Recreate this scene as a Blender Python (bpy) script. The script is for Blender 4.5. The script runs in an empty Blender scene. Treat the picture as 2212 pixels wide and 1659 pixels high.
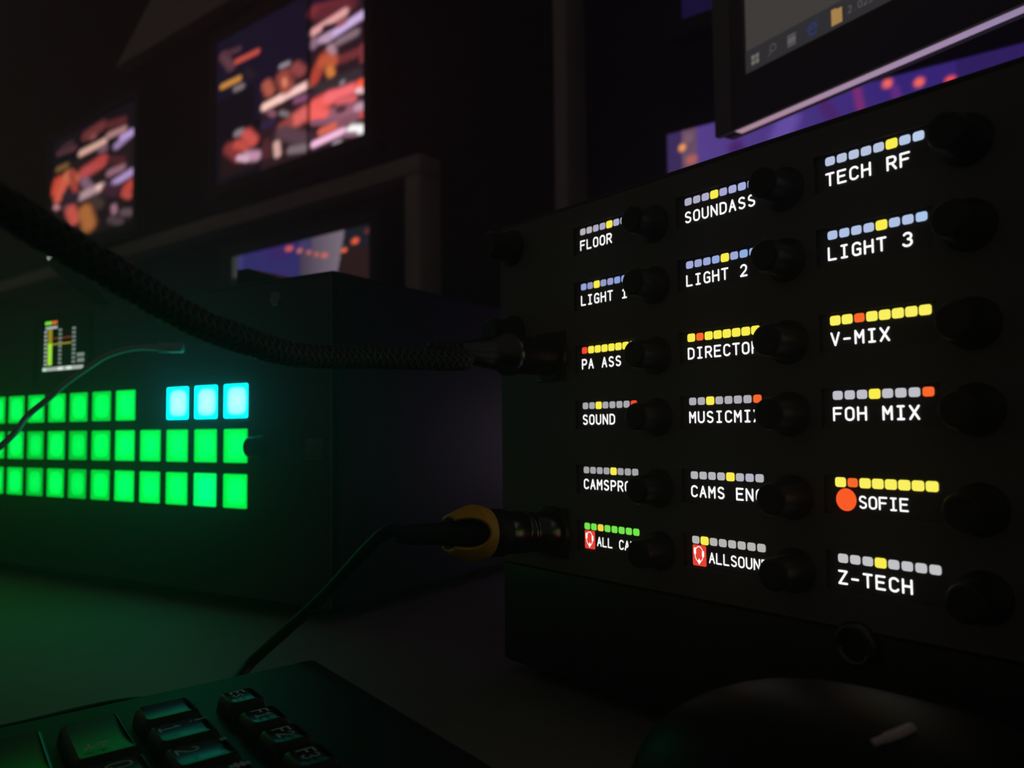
import bpy, bmesh, math
from mathutils import Vector, Matrix

SC = bpy.context.scene
COL = SC.collection
PI = math.pi
DESK = 0.75                      # desk top height
EYE = DESK + 0.0985              # lens height

# ------------------------------------------------------------------ camera
cam_data = bpy.data.cameras.new('camera')
cam = bpy.data.objects.new('camera', cam_data)
COL.objects.link(cam)
SC.camera = cam
PITCH, ROLL = math.radians(3.22), math.radians(-0.577)
cp, sp, cr, sr = math.cos(PITCH), math.sin(PITCH), math.cos(ROLL), math.sin(ROLL)
F_ = Vector((0, cp, sp)); U0 = Vector((0, -sp, cp)); R0 = Vector((1, 0, 0))
R_ = cr * R0 + sr * U0
U_ = -sr * R0 + cr * U0
mw = Matrix((( R_.x, U_.x, -F_.x, 0), (R_.y, U_.y, -F_.y, 0), (R_.z, U_.z, -F_.z, EYE), (0, 0, 0, 1)))
cam.matrix_world = mw
cam_data.sensor_fit = 'HORIZONTAL'
cam_data.sensor_width = 36.0
cam_data.lens = 36.0 * 1737.0 / 2212.0
cam_data.clip_start = 0.01
cam_data.dof.use_dof = True
cam_data.dof.focus_distance = 0.255
cam_data.dof.aperture_fstop = cam_data.lens / 2.0      # a 2 mm lens opening

# ------------------------------------------------------------------ world and exposure
world = bpy.data.worlds.new('dim_room')
SC.world = world
world.use_nodes = True
bg = world.node_tree.nodes['Background']
bg.inputs[0].default_value = (1.0, 0.86, 0.74, 1)
bg.inputs[1].default_value = 0.026
SC.view_settings.view_transform = 'Standard'
SC.view_settings.look = 'None'
SC.view_settings.gamma = 1.0
SC.view_settings.exposure = 0.0
SC.view_settings.use_curve_mapping = False
SC.cycles.max_bounces = 5; SC.cycles.diffuse_bounces = 2; SC.cycles.glossy_bounces = 3; SC.cycles.volume_bounces = 0

# ------------------------------------------------------------------ materials
def lin(c):
    return tuple(((v / 255) / 12.92 if v / 255 <= 0.04045 else ((v / 255 + 0.055) / 1.055) ** 2.4) for v in c)

MATS = {}
def pbr(name, col, rough=0.5, metal=0.0, spec=0.5, noise=0.0, scale=200.0, bump=0.0):
    if name in MATS: return MATS[name]
    m = bpy.data.materials.new(name); m.use_nodes = True
    nt = m.node_tree; b = nt.nodes['Principled BSDF']
    b.inputs['Base Color'].default_value = (*col, 1)
    b.inputs['Roughness'].default_value = rough
    b.inputs['Metallic'].default_value = metal
    b.inputs['Specular IOR Level'].default_value = spec
    if noise or bump:
        tc = nt.nodes.new('ShaderNodeTexCoord'); n = nt.nodes.new('ShaderNodeTexNoise')
        n.inputs['Scale'].default_value = scale; n.inputs['Detail'].default_value = 4
        nt.links.new(tc.outputs['Object'], n.inputs['Vector'])
        if noise:
            mx = nt.nodes.new('ShaderNodeMix'); mx.data_type = 'RGBA'
            mx.inputs[6].default_value = (*[c * (1 - noise) for c in col], 1)
            mx.inputs[7].default_value = (*[min(1, c * (1 + noise)) for c in col], 1)
            nt.links.new(n.outputs['Fac'], mx.inputs[0]); nt.links.new(mx.outputs[2], b.inputs['Base Color'])
        if bump:
            bp = nt.nodes.new('ShaderNodeBump'); bp.inputs['Strength'].default_value = bump
            bp.inputs['Distance'].default_value = 0.0005
            nt.links.new(n.outputs['Fac'], bp.inputs['Height']); nt.links.new(bp.outputs[0], b.inputs['Normal'])
    MATS[name] = m
    return m

def emit(name, rgb, strength=1.0, base=(0.01, 0.01, 0.01)):
    if name in MATS: return MATS[name]
    m = bpy.data.materials.new(name); m.use_nodes = True
    b = m.node_tree.nodes['Principled BSDF']
    b.inputs['Base Color'].default_value = (*base, 1)
    b.inputs['Roughness'].default_value = 0.4
    b.inputs['Specular IOR Level'].default_value = 0.1
    b.inputs['Emission Color'].default_value = (*rgb, 1)
    b.inputs['Emission Strength'].default_value = strength
    MATS[name] = m
    return m

def picture(name, strength=1.0):            # a lit screen showing the picture stored on its own mesh
    m = bpy.data.materials.new(name); m.use_nodes = True
    nt = m.node_tree; b = nt.nodes['Principled BSDF']
    at = nt.nodes.new('ShaderNodeAttribute'); at.attribute_name = 'picture'
    b.inputs['Base Color'].default_value = (0.004, 0.004, 0.004, 1)
    b.inputs['Roughness'].default_value = 0.35
    b.inputs['Specular IOR Level'].default_value = 0.2
    nt.links.new(at.outputs['Color'], b.inputs['Emission Color'])
    b.inputs['Emission Strength'].default_value = strength
    m.cycles.emission_sampling = 'NONE'          # dim, finely meshed pictures: found by bounced light alone
    return m

BLACK = pbr('black_painted_metal', (0.026, 0.026, 0.025), 0.42, 0, 0.4, 0.12, 900, 0.05)
PANEL = pbr('black_anodised_panel', (0.165, 0.162, 0.142), 0.5, 0, 0.3, 0.1, 1200, 0.05)
PANELB = pbr('black_textured_panel', (0.075, 0.078, 0.075), 0.55, 0, 0.25, 0.1, 900, 0.05)
GLASS = pbr('black_display_glass', (0.006, 0.006, 0.006), 0.18, 0, 0.4)
DISPG = pbr('dark_display_window', (0.13, 0.13, 0.126), 0.4, 0, 0.25)
RIM = pbr('satin_black_rim', (0.03, 0.03, 0.03), 0.3, 0, 0.5)
KNOB = pbr('black_soft_knob', (0.012, 0.012, 0.012), 0.45, 0, 0.4)
RUBBER = pbr('black_rubber', (0.012, 0.012, 0.012), 0.6, 0, 0.3, 0.15, 1500)
STEEL = pbr('nickel_plated_metal', (0.55, 0.54, 0.5), 0.25, 1.0)
DARKSTEEL = pbr('black_chrome_metal', (0.12, 0.12, 0.12), 0.3, 1.0)
YELLOW = pbr('yellow_plastic', (0.95, 0.52, 0.035), 0.45, 0, 0.4)
BRAID = pbr('black_braided_sleeve', (0.02, 0.021, 0.021), 0.45, 0, 0.5)
DESKM = pbr('dark_brown_desk_laminate', (0.225, 0.185, 0.175), 0.6, 0, 0.15, 0.15, 60)
WALLM = pbr('dark_wall_paint', (0.036, 0.031, 0.025), 0.8, 0, 0.1, 0.2, 12)
GREYM = pbr('grey_frame_paint', (0.46, 0.41, 0.37), 0.6, 0, 0.2, 0.1, 30)
FLOORM = pbr('dark_floor', (0.05, 0.05, 0.05), 0.7, 0, 0.2, 0.2, 10)
CASEB = pbr('matt_black_case', (0.012, 0.012, 0.012), 0.5, 0, 0.3, 0.1, 900)
BEZEL = pbr('black_monitor_plastic', (0.02, 0.019, 0.018), 0.45, 0, 0.3)
ALU = pbr('polished_aluminium_lip', (0.85, 0.82, 0.82), 0.16, 1.0)
KEYM = pbr('black_keycap', (0.022, 0.022, 0.022), 0.4, 0, 0.4)
KEYB = pbr('black_keyboard_shell', (0.024, 0.024, 0.024), 0.6, 0, 0.12)
LEGEND = pbr('grey_key_legend', (0.6, 0.55, 0.52), 0.6)
BOOM = pbr('grey_brown_mic_arm', (0.36, 0.32, 0.29), 0.4, 0, 0.5)

WHITE = emit('white_display_text', (1.0, 1.0, 1.0), 1.15)
def E8(r, g, b, k=1.0): return emit('display_%d_%d_%d' % (r, g, b), lin((r, g, b)), k)

# ------------------------------------------------------------------ mesh helpers
class MB:
    def __init__(s): s.v = []; s.f = []; s.m = []; s.sm = []
    def add(s, vs, fs, mi=0, smooth=False):
        o = len(s.v); s.v += [tuple(x) for x in vs]
        for f in fs: s.f.append(tuple(o + i for i in f)); s.m.append(mi); s.sm.append(smooth)
        return s
    def box(s, x0, x1, y0, y1, z0, z1, mi=0, bev=0.0, seg=2):
        if bev <= 0:
            vs = [(x, y, z) for x in (x0, x1) for y in (y0, y1) for z in (z0, z1)]
            return s.add(vs, [(0, 1, 3, 2), (4, 6, 7, 5), (0, 4, 5, 1), (2, 3, 7, 6), (0, 2, 6, 4), (1, 5, 7, 3)], mi)
        bm = bmesh.new()
        bmesh.ops.create_cube(bm, size=1)
        for v in bm.verts:
            v.co = ((x0 + x1) / 2 + v.co.x * (x1 - x0), (y0 + y1) / 2 + v.co.y * (y1 - y0), (z0 + z1) / 2 + v.co.z * (z1 - z0))
        bmesh.ops.bevel(bm, geom=bm.edges[:], offset=bev, segments=seg, affect='EDGES', profile=0.5)
        bm.verts.index_update()
        s.add([v.co.copy() for v in bm.verts], [[v.index for v in f.verts] for f in bm.faces], mi, True)
        bm.free(); return s
    def ring_loft(s, rings, mi=0, cap0=True, cap1=True, smooth=True):
        n = len(rings[0]); vs = [p for r in rings for p in r]; fs = []
        for i in range(len(rings) - 1):
            for j in range(n):
                k = (j + 1) % n
                fs.append((i * n + j, i * n + k, (i + 1) * n + k, (i + 1) * n + j))
        s.add(vs, fs, mi, smooth)
        if cap0: s.add(rings[0], [tuple(range(n))[::-1]], mi)
        if cap1: s.add(rings[-1], [tuple(range(n))], mi)
        return s
    def lathe(s, c, axis, prof, seg=32, mi=0, cap0=True, cap1=True):      # prof: (distance along axis, radius)
        c = Vector(c); a = Vector(axis).normalized()
        t = Vector((0, 0, 1)) if abs(a.z) < 0.9 else Vector((1, 0, 0))
        x = a.cross(t).normalized(); y = a.cross(x)
        rings = [[c + a * d + (x * math.cos(2 * PI * i / seg) + y * math.sin(2 * PI * i / seg)) * r for i in range(seg)] for d, r in prof]
        return s.ring_loft(rings, mi, cap0, cap1)
    def tube(s, pts, rad, seg=12, mi=0):
        pts = [Vector(p) for p in pts]; rings = []
        up = Vector((0, 0, 1))
        for i, p in enumerate(pts):
            t = (pts[min(i + 1, len(pts) - 1)] - pts[max(i - 1, 0)]).normalized()
            if abs(t.dot(up)) > 0.95: up = Vector((1, 0, 0))
            x = t.cross(up).normalized(); y = x.cross(t); up = y
            r = rad[i] if isinstance(rad, (list, tuple)) else rad
            rings.append([p + (x * math.cos(2 * PI * k / seg) + y * math.sin(2 * PI * k / seg)) * r for k in range(seg)])
        return s.ring_loft(rings, mi)
    def plate(s, us, vs, holes, h, depth, mi=0, mi_in=0):
        # front plate at y=-h with rectangular holes whose walls run back to y=-depth
        us = sorted(set(us)); vs = sorted(set(vs))
        def inside(u, v): return any(a < u < b and c < v < d for a, b, c, d in holes)
        for i in range(len(us) - 1):
            for j in range(len(vs) - 1):
                if not inside((us[i] + us[i + 1]) / 2, (vs[j] + vs[j + 1]) / 2):
                    s.add([(us[i], -h, vs[j]), (us[i + 1], -h, vs[j]), (us[i + 1], -h, vs[j + 1]), (us[i], -h, vs[j + 1])], [(0, 1, 2, 3)], mi)
        for a, b, c, d in holes:
            s.add([(a, -h, c), (b, -h, c), (b, -h, d), (a, -h, d), (a, -depth, c), (b, -depth, c), (b, -depth, d), (a, -depth, d)],
                  [(0, 4, 5, 1), (1, 5, 6, 2), (2, 6, 7, 3), (3, 7, 4, 0)], mi_in)
        a, b, c, d = us[0], us[-1], vs[0], vs[-1]
        s.add([(a, -h, c), (b, -h, c), (b, -h, d), (a, -h, d), (a, -depth, c), (b, -depth, c), (b, -depth, d), (a, -depth, d)],
              [(0, 1, 5, 4), (1, 2, 6, 5), (2, 3, 7, 6), (3, 0, 4, 7)], mi)
        return s
    def obj(s, name, mats, parent=None, loc=None):
        me = bpy.data.meshes.new(name)
        me.from_pydata(s.v, [], s.f)
        if not isinstance(mats, (list, tuple)): mats = [mats]
        for m in mats: me.materials.append(m)
        me.polygons.foreach_set('material_index', s.m)
        me.polygons.foreach_set('use_smooth', s.sm)
        me.update()
        o = bpy.data.objects.new(name, me); COL.objects.link(o)
        if parent: o.parent = parent
        if loc: o.location = loc
        return o

def thing(name, label, cat, loc=(0, 0, 0), rotz=0.0, group=None):
    o = bpy.data.objects.new(name, None); COL.objects.link(o)
    o.empty_display_size = 0.02
    o.location = loc; o.rotation_euler = (0, 0, rotz)
    return tag(o, label, cat, group)
def tag(o, label, cat, group=None):
    o['label'] = label; o['category'] = cat
    if group: o['group'] = group
    return o
def struct(o, label=None):
    o['kind'] = 'structure'
    if label: o['label'] = label
    return o
def smoothpath(pts, n=10):                        # Catmull-Rom through the points
    P = [Vector(p) for p in pts]; P = [2 * P[0] - P[1]] + P + [2 * P[-1] - P[-2]]; out = []
    for i in range(1, len(P) - 2):
        for k in range(n):
            t = k / n
            out.append(0.5 * ((2 * P[i]) + (-P[i - 1] + P[i + 1]) * t + (2 * P[i - 1] - 5 * P[i] + 4 * P[i + 1] - P[i + 2]) * t * t
                              + (-P[i - 1] + 3 * P[i] - 3 * P[i + 1] + P[i + 2]) * t ** 3))
    return out + [P[-2]]

# ------------------------------------------------------------------ stroke lettering
def arc(cx, cy, rx, ry, a0, a1, n=8):
    return [(cx + rx * math.cos(math.radians(a0 + (a1 - a0) * i / n)), cy + ry * math.sin(math.radians(a0 + (a1 - a0) * i / n))) for i in range(n + 1)]
OV = arc(.5, .74, .5, .26, 0, 180) + arc(.5, .26, .5, .26, 180, 360) + [(1, .74)]
GLY = {
 'A': [[(0, 0), (.5, 1), (1, 0)], [(.2, .36), (.8, .36)]],
 'B': [[(0, 0), (0, 1), (.6, 1)] + arc(.6, .77, .35, .23, 90, -90) + [(0, .54)], [(.6, .54)] + arc(.6, .27, .4, .27, 90, -90) + [(0, 0)]],
 'C': [arc(.55, .72, .5, .28, 25, 180) + arc(.55, .28, .5, .28, 180, 335)],
 'D': [[(0, 0), (0, 1), (.4, 1)] + arc(.4, .7, .6, .3, 90, 0) + arc(.4, .3, .6, .3, 0, -90) + [(0, 0)]],
 'E': [[(1, 1), (0, 1), (0, 0), (1, 0)], [(0, .53), (.85, .53)]],
 'F': [[(1, 1), (0, 1), (0, 0)], [(0, .53), (.85, .53)]],
 'G': [arc(.55, .72, .5, .28, 25, 180) + arc(.55, .28, .5, .28, 180, 270) + [(1, .06), (1, .47), (.62, .47)]],
 'H': [[(0, 0), (0, 1)], [(1, 0), (1, 1)], [(0, .52), (1, .52)]],
 'I': [[(.15, 1), (.85, 1)], [(.5, 1), (.5, 0)], [(.15, 0), (.85, 0)]],
 'L': [[(0, 1), (0, 0), (.95, 0)]],
 'M': [[(0, 0), (0, 1), (.5, .45), (1, 1), (1, 0)]],
 'N': [[(0, 0), (0, 1), (1, 0), (1, 1)]],
 'O': [OV],
 'P': [[(0, 0), (0, 1), (.6, 1)] + arc(.6, .73, .4, .27, 90, -90) + [(0, .46)]],
 'R': [[(0, 0), (0, 1), (.6, 1)] + arc(.6, .74, .38, .26, 90, -90) + [(0, .48)], [(.5, .48), (1, 0)]],
 'S': [arc(.5, .76, .45, .24, 30, 180) + [(.1, .62), (.9, .4)] + arc(.5, .25, .47, .25, 0, -150)],
 'T': [[(0, 1), (1, 1)], [(.5, 1), (.5, 0)]],
 'U': [[(0, 1), (0, .28)] + arc(.5, .28, .5, .28, 180, 360) + [(1, 1)]],
 'V': [[(0, 1), (.5, 0), (1, 1)]],
 'X': [[(0, 1), (1, 0)], [(0, 0), (1, 1)]],
 'Z': [[(0, 1), (1, 1), (0, 0), (1, 0)]],
 'Q': [OV, [(.6, .2), (1, -.08)]],
 'W': [[(0, 1), (.25, 0), (.5, .7), (.75, 0), (1, 1)]],
 'Y': [[(0, 1), (.5, .5), (1, 1)], [(.5, .5), (.5, 0)]],
 's': [arc(.5, .5, .4, .18, 30, 180) + arc(.5, .17, .42, .18, 20, -150)],
 'c': [arc(.5, .35, .42, .33, 45, 315)],
 '1': [[(.2, .78), (.55, 1), (.55, 0)], [(.15, 0), (.95, 0)]],
 '2': [arc(.5, .72, .45, .28, 160, 0) + [(.85, .5), (.02, 0), (1, 0)]],
 '3': [arc(.45, .75, .45, .25, 150, -80) + arc(.42, .26, .52, .27, 80, -155)],
 '4': [[(.7, 0), (.7, 1), (0, .3), (1, .3)]],
 '5': [[(.9, 1), (.1, 1), (.08, .55)] + arc(.48, .3, .48, .3, 110, -140)],
 '!': [[(.5, 1), (.5, .3)], [(.5, .02), (.5, .06)]],
 '"': [[(.3, 1), (.3, .7)], [(.7, 1), (.7, .7)]],
 '#': [[(.3, 0), (.4, 1)], [(.65, 0), (.75, 1)], [(0, .35), (1, .35)], [(0, .68), (1, .68)]],
 '0': [OV],
 '-': [[(.1, .45), (.85, .45)]],
 '_': [[(0, 0), (1, 0)]],
 '.': [[(.5, .02), (.5, .04)]],
 ' ': [],
}
def strokes(mb, lines, w, to3, mi=0, caps=6):
    r = w / 2
    for ln in lines:
        for i, (a, b) in enumerate(zip(ln[:-1], ln[1:])):
            dx, dy = b[0] - a[0], b[1] - a[1]; L = math.hypot(dx, dy) or 1e-9
            nx, ny = -dy / L * r, dx / L * r
            base = math.atan2(ny, nx)
            poly = [(a[0] + r * math.cos(base + PI * k / caps), a[1] + r * math.sin(base + PI * k / caps)) for k in range(caps + 1)]
            poly += [(b[0] + r * math.cos(base + PI + PI * k / caps), b[1] + r * math.sin(base + PI + PI * k / caps)) for k in range(caps + 1)]
            mb.add([to3(*p) for p in poly], [tuple(range(len(poly)))], mi)
def write(mb, text, x, y, pitch, gw, gh, w, to3, mi=0):
    for i, ch in enumerate(text):
        g = GLY[ch]
        strokes(mb, [[(x + i * pitch + p[0] * gw, y + p[1] * gh) for p in ln] for ln in g], w, to3, mi)
def rrect(x0, x1, y0, y1, r, n=4):
    out = []
    for cx, cy, a in ((x1 - r, y1 - r, 0), (x0 + r, y1 - r, 90), (x0 + r, y0 + r, 180), (x1 - r, y0 + r, 270)):
        out += [(cx + r * math.cos(math.radians(a + 90 * k / n)), cy + r * math.sin(math.radians(a + 90 * k / n))) for k in range(n + 1)]
    return out

# ------------------------------------------------------------------ room
mb = MB(); mb.box(-4.5, 3.5, -2.5, 4.5, -0.05, 0); struct(mb.obj('floor', FLOORM))
WROT = math.radians(-38.1176)                     # the monitor wall's direction
W_ORG = Vector((-0.2734, 1.5, 0))
mb = MB(); mb.box(-3.2, 3.0, 0.09, 0.19, 0, 2.6)
w = mb.obj('wall_back', WALLM); w.location = W_ORG; w.rotation_euler.z = WROT; struct(w)
# grey frame carrying the monitors: rail, two posts, panel above
def frame_piece(name, box):
    m = MB(); m.box(*box, bev=0.004); o = m.obj(name, GREYM); o.location = W_ORG; o.rotation_euler.z = WROT; struct(o)
DZ = EYE
frame_piece('trim_1', (-2.3, 0.112, 0.03, 0.09, DZ + 0.474, DZ + 0.511))
frame_piece('trim_2', (0.072, 0.112, 0.03, 0.09, 0.0, DZ + 0.474))
frame_piece('trim_3', (0.414, 0.440, 0.03, 0.09, 0.0, DZ + 1.2))
m = MB()
pr = [(-1.106, 1.034), (0.2, 1.036), (0.45, 1.30), (-0.72, 1.30)]
m.add([(a, 0.05, DZ + b) for a, b in pr] + [(a, 0.09, DZ + b) for a, b in pr], [(0, 1, 2, 3), (7, 6, 5, 4), (0, 4, 5, 1), (1, 5, 6, 2), (2, 6, 7, 3), (3, 7, 4, 0)])
o = m.obj('trim_4', GREYM); o.location = W_ORG; o.rotation_euler.z = WROT; struct(o)

# ------------------------------------------------------------------ desk
dk = thing('desk', 'dark brown desk that carries both lit panels and the keyboard', 'desk', (-0.1, 0.3, 0), WROT)
m = MB(); m.box(-1.3, 1.3, -0.75, 0.62, DESK - 0.03, DESK, bev=0.003); m.obj('desk_top', DESKM, dk)
for x in (-1.22, 1.22):
    for y in (-0.67, 0.54):
        m = MB(); m.box(x - 0.03, x + 0.03, y - 0.03, y + 0.03, 0, DESK - 0.03); m.obj('leg', BLACK, dk)

# ------------------------------------------------------------------ right: intercom key panel
A_ROT = math.radians(-51.411)
A_X, A_Y, A_Z = 0.02638, 0.2987, EYE + 0.07472     # top-left corner of the first display's lamps
HA = A_Z - DESK
ROWS = [0, 0.02081, 0.04458, 0.06517, 0.08877, 0.10926]
CP = 0.04966
ap = thing('intercom_panel', 'black intercom key panel with three columns of lit name displays', 'intercom panel', (A_X, A_Y, DESK), A_ROT)
UL, UR = -0.0475, 0.172
m = MB()
m.box(UL - 0.0012, UR + 0.0012, 0.0004, 0.15, 0.004, HA + 0.0112, bev=0.0012)
m.obj('case', BLACK, ap)
for x in (UL + 0.015, UR - 0.02):
    for y in (0.015, 0.135):
        m = MB(); m.lathe((x, y, 0), (0, 0, 1), [(0, 0.006), (0.0045, 0.007)], 20); m.obj('foot', RUBBER, ap)
# face plate with a recessed window for each display
WX0, WX1, WZ0, WZ1 = -0.0029, 0.0288, -0.0098, 0.0008
holes = []
for c in range(3):
    for r in ROWS:
        holes.append((c * CP + WX0, c * CP + WX1, HA - r + WZ0, HA - r + WZ1))
m = MB()
us = [UL, UR] + [h[0] for h in holes] + [h[1] for h in holes]
vs = [HA - 0.1285, HA + 0.0085] + [h[2] for h in holes] + [h[3] for h in holes]
m.plate(us, vs, holes, 0.0014, 0.0, 0, 1)
m.obj('faceplate', [PANEL, RIM], ap)
m = MB(); m.box(UL, UR, -0.001, 0.0006, 0.0055, HA - 0.1295, bev=0.0004); m.obj('blank_plate', BLACK, ap)

Y_ = (255, 242, 78); O_ = (255, 104, 42); R_1 = (250, 72, 45)
G_ = (172, 170, 176); GB = (176, 176, 198); BL = (150, 168, 220); BP = (158, 162, 205); LB = (184, 200, 232); GR = (118, 232, 78)  # bluish greys put reflection and moire into the lamp colours
def row(base, **k):
    cs = [base] * 8
    for i, c in k.items(): cs[int(i[1:])] = c
    return cs
KEYS = [
 [('FLOOR', [(186, 182, 188), (184, 180, 190), (178, 176, 196), (176, 174, 200), Y_, (176, 178, 214), GB, GB], None),
  ('LIGHT 1', [BL, (150, 156, 205), Y_, (150, 156, 205), (155, 158, 210), (140, 165, 225), BL, BL], None),
  ('PA ASS', row(Y_, _0=R_1), None),
  ('SOUND', row(G_, _2=Y_, _7=R_1), None),
  ('CAMSPRO', row((165, 165, 168), _4=Y_), None),
  ('ALL CAM', row(GR, _2=(250, 215, 70)), 'headset')],
 [('SOUNDASS', [GB, GB, (180, 176, 205), Y_, (168, 168, 214), (172, 174, 220), (166, 178, 226), (170, 180, 226)], None),
  ('LIGHT 2', [(165, 175, 222), (160, 168, 216), (158, 170, 220), (150, 172, 225), Y_, (158, 170, 222), (145, 178, 232), (150, 180, 232)], None),
  ('DIRECTOR', row(Y_, _1=O_), None),
  ('MUSICMIX', row((176, 174, 180), _2=Y_, _7=O_), None),
  ('CAMS ENG', row((182, 182, 188), _4=Y_, _6=(182, 182, 197)), None),
  ('ALLSOUND', row((184, 182, 178), _1=Y_), 'headset')],
 [('TECH RF', row((186, 198, 226), _5=Y_, _6=(182, 202, 232), _7=(188, 208, 236)), None),
  ('LIGHT 3', row((178, 196, 232), _4=Y_, _7=(172, 202, 242)), None),
  ('V-MIX', row((255, 244, 95), _2=O_), None),
  ('FOH MIX', row((194, 193, 202), _3=Y_, _7=O_), None),
  ('SOFIE', row((255, 244, 95), _1=O_), 'dot'),
  ('Z-TECH', row((196, 195, 199), _3=Y_), None)]]
SQ, SP, SH = 0.00288, 0.00345, 0.00240
for c in range(3):
    for r in range(6):
        text, cols, icon = KEYS[c][r]
        ox, oz = c * CP, HA - ROWS[r]
        d = MB(); d.box(WX0, WX1, -0.0001, 0.0003, WZ0, WZ1)
        disp = d.obj('key_display', DISPG, ap, (ox, 0, oz))
        to3 = lambda x, z: (x, -0.00025, z)
        d = MB(); pal = []
        for i, cc in enumerate(cols):
            if cc not in pal: pal.append(cc)
            g = 0.00012 if cc in (Y_, (255, 244, 95)) else 0.0  # yellow lamps drawn larger to imitate their bloom
            poly = rrect(i * SP - g, i * SP + SQ + g, -SH - g, g, 0.0007)
            d.add([to3(*p) for p in poly], [tuple(range(len(poly)))], pal.index(cc))
        d.obj('status_lamps', [E8(*cc, 1.0) for cc in pal], disp)
        d = MB()
        if icon:
            write(d, text, 0.00665, -0.00775, 0.00272, 0.00182, 0.00300, 0.00047, to3)
        else:
            write(d, text, 0.00018, -0.00795, SP, 0.00215, 0.00328, 0.00057, to3)
        d.obj('caption', WHITE, disp)
        if icon == 'dot':
            d = MB(); poly = [(0.0029 + 0.0029 * math.cos(2 * PI * k / 28), -0.00585 + 0.00305 * math.sin(2 * PI * k / 28)) for k in range(28)]
            d.add([to3(*p) for p in poly], [tuple(range(28))], 0); d.obj('call_light', E8(255, 92, 38), disp)
        elif icon == 'headset':
            d = MB(); poly = rrect(0.0001, 0.0054, -0.0093, -0.0027, 0.0005)
            d.add([to3(*p) for p in poly], [tuple(range(len(poly)))], 0)
            t4 = lambda x, z: (x, -0.0004, z)
            strokes(d, [arc(0.0027, -0.0056, 0.0016, 0.0024, 0, 360, 20)], 0.00026, t4, 1)
            strokes(d, [[(0.00112, -0.0054), (0.00112, -0.0040)], [(0.00428, -0.0060), (0.00428, -0.0048)]], 0.00085, t4, 1)
            d.add([t4(0.0020, -0.0079), t4(0.0027, -0.0089), t4(0.0034, -0.0079), t4(0.0027, -0.0069)], [(0, 1, 2, 3)], 1)
            d.obj('headset_symbol', [E8(232, 66, 50), WHITE], disp)
# a rotary knob beside every display
kn = MB()
kn.lathe((0, 0, 0), (0, -1, 0), [(0.0014, 0.0064), (0.0022, 0.0064), (0.0024, 0.0050), (0.0115, 0.0047), (0.0126, 0.0043), (0.0129, 0.0036)], 32)
k0 = None
for c in range(3):
    for r in range(6):
        loc = (c * CP + 0.0372, 0, HA - ROWS[r] - 0.0060)
        if k0 is None: k0 = kn.obj('rotary_knob', KNOB, ap, loc)
        else:
            k = k0.copy(); COL.objects.link(k); k.parent = ap; k.location = loc
# two larger knobs and two sockets on the left margin, a ringed jack low on the blank plate
for z in (0.0, -0.0355):
    m = MB(); m.lathe((-0.0395, 0, HA + z), (0, -1, 0), [(0.0014, 0.0075), (0.003, 0.0072), (0.0032, 0.0058), (0.013, 0.0054), (0.0138, 0.0045)], 32); m.obj('volume_knob', KNOB, ap)
for z in (-0.047, -0.1140):
    m = MB(); m.box(-0.0245, -0.0075, -0.0020, -0.0012, HA + z - 0.0095, HA + z + 0.0095, bev=0.0004)
    m.lathe((-0.016, 0, HA + z), (0, -1, 0), [(0.002, 0.0098), (0.0034, 0.0094)], 28)
    m.obj('socket', BLACK, ap)
m = MB(); m.lathe((0.1045, 0, HA - 0.1325), (0, -1, 0), [(0.0008, 0.0062), (0.003, 0.0060), (0.0036, 0.0052), (0.0036, 0.0040), (0.001, 0.0038)], 32)
m.obj('jack', DARKSTEEL, ap)

# ------------------------------------------------------------------ left: router button panel
B_ROT = math.radians(-31.303)
B_X, B_Y, B_Z = -0.16317, 0.457, EYE + 0.02679
HB = B_Z - DESK
bp_ = thing('router_panel', 'black control panel with rows of glowing green and cyan square buttons', 'control panel', (B_X, B_Y, DESK), B_ROT)
BL_, BR_ = -0.395, 0.0838
m = MB(); m.box(BL_, BR_ - 0.001, 0.0006, 0.26, 0.004, HB + 0.0580, bev=0.005, seg=3); m.obj('case', CASEB, bp_)
for x in (BL_ + 0.03, BR_ - 0.03):
    for y in (0.02, 0.24):
        m = MB(); m.lathe((x, y, 0), (0, 0, 1), [(0, 0.007), (0.0045, 0.008)], 20); m.obj('foot', RUBBER, bp_)
m = MB(); m.box(BL_ + 0.002, BR_ - 0.002, -0.0012, 0.001, 0.008, HB + 0.054, bev=0.0005); m.obj('faceplate', PANELB, bp_)
BP = 0.02554; BW, BH = 0.0188, 0.0188
CYANM = bpy.data.materials.new('cyan_button_cap'); CYANM.use_nodes = True
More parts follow.
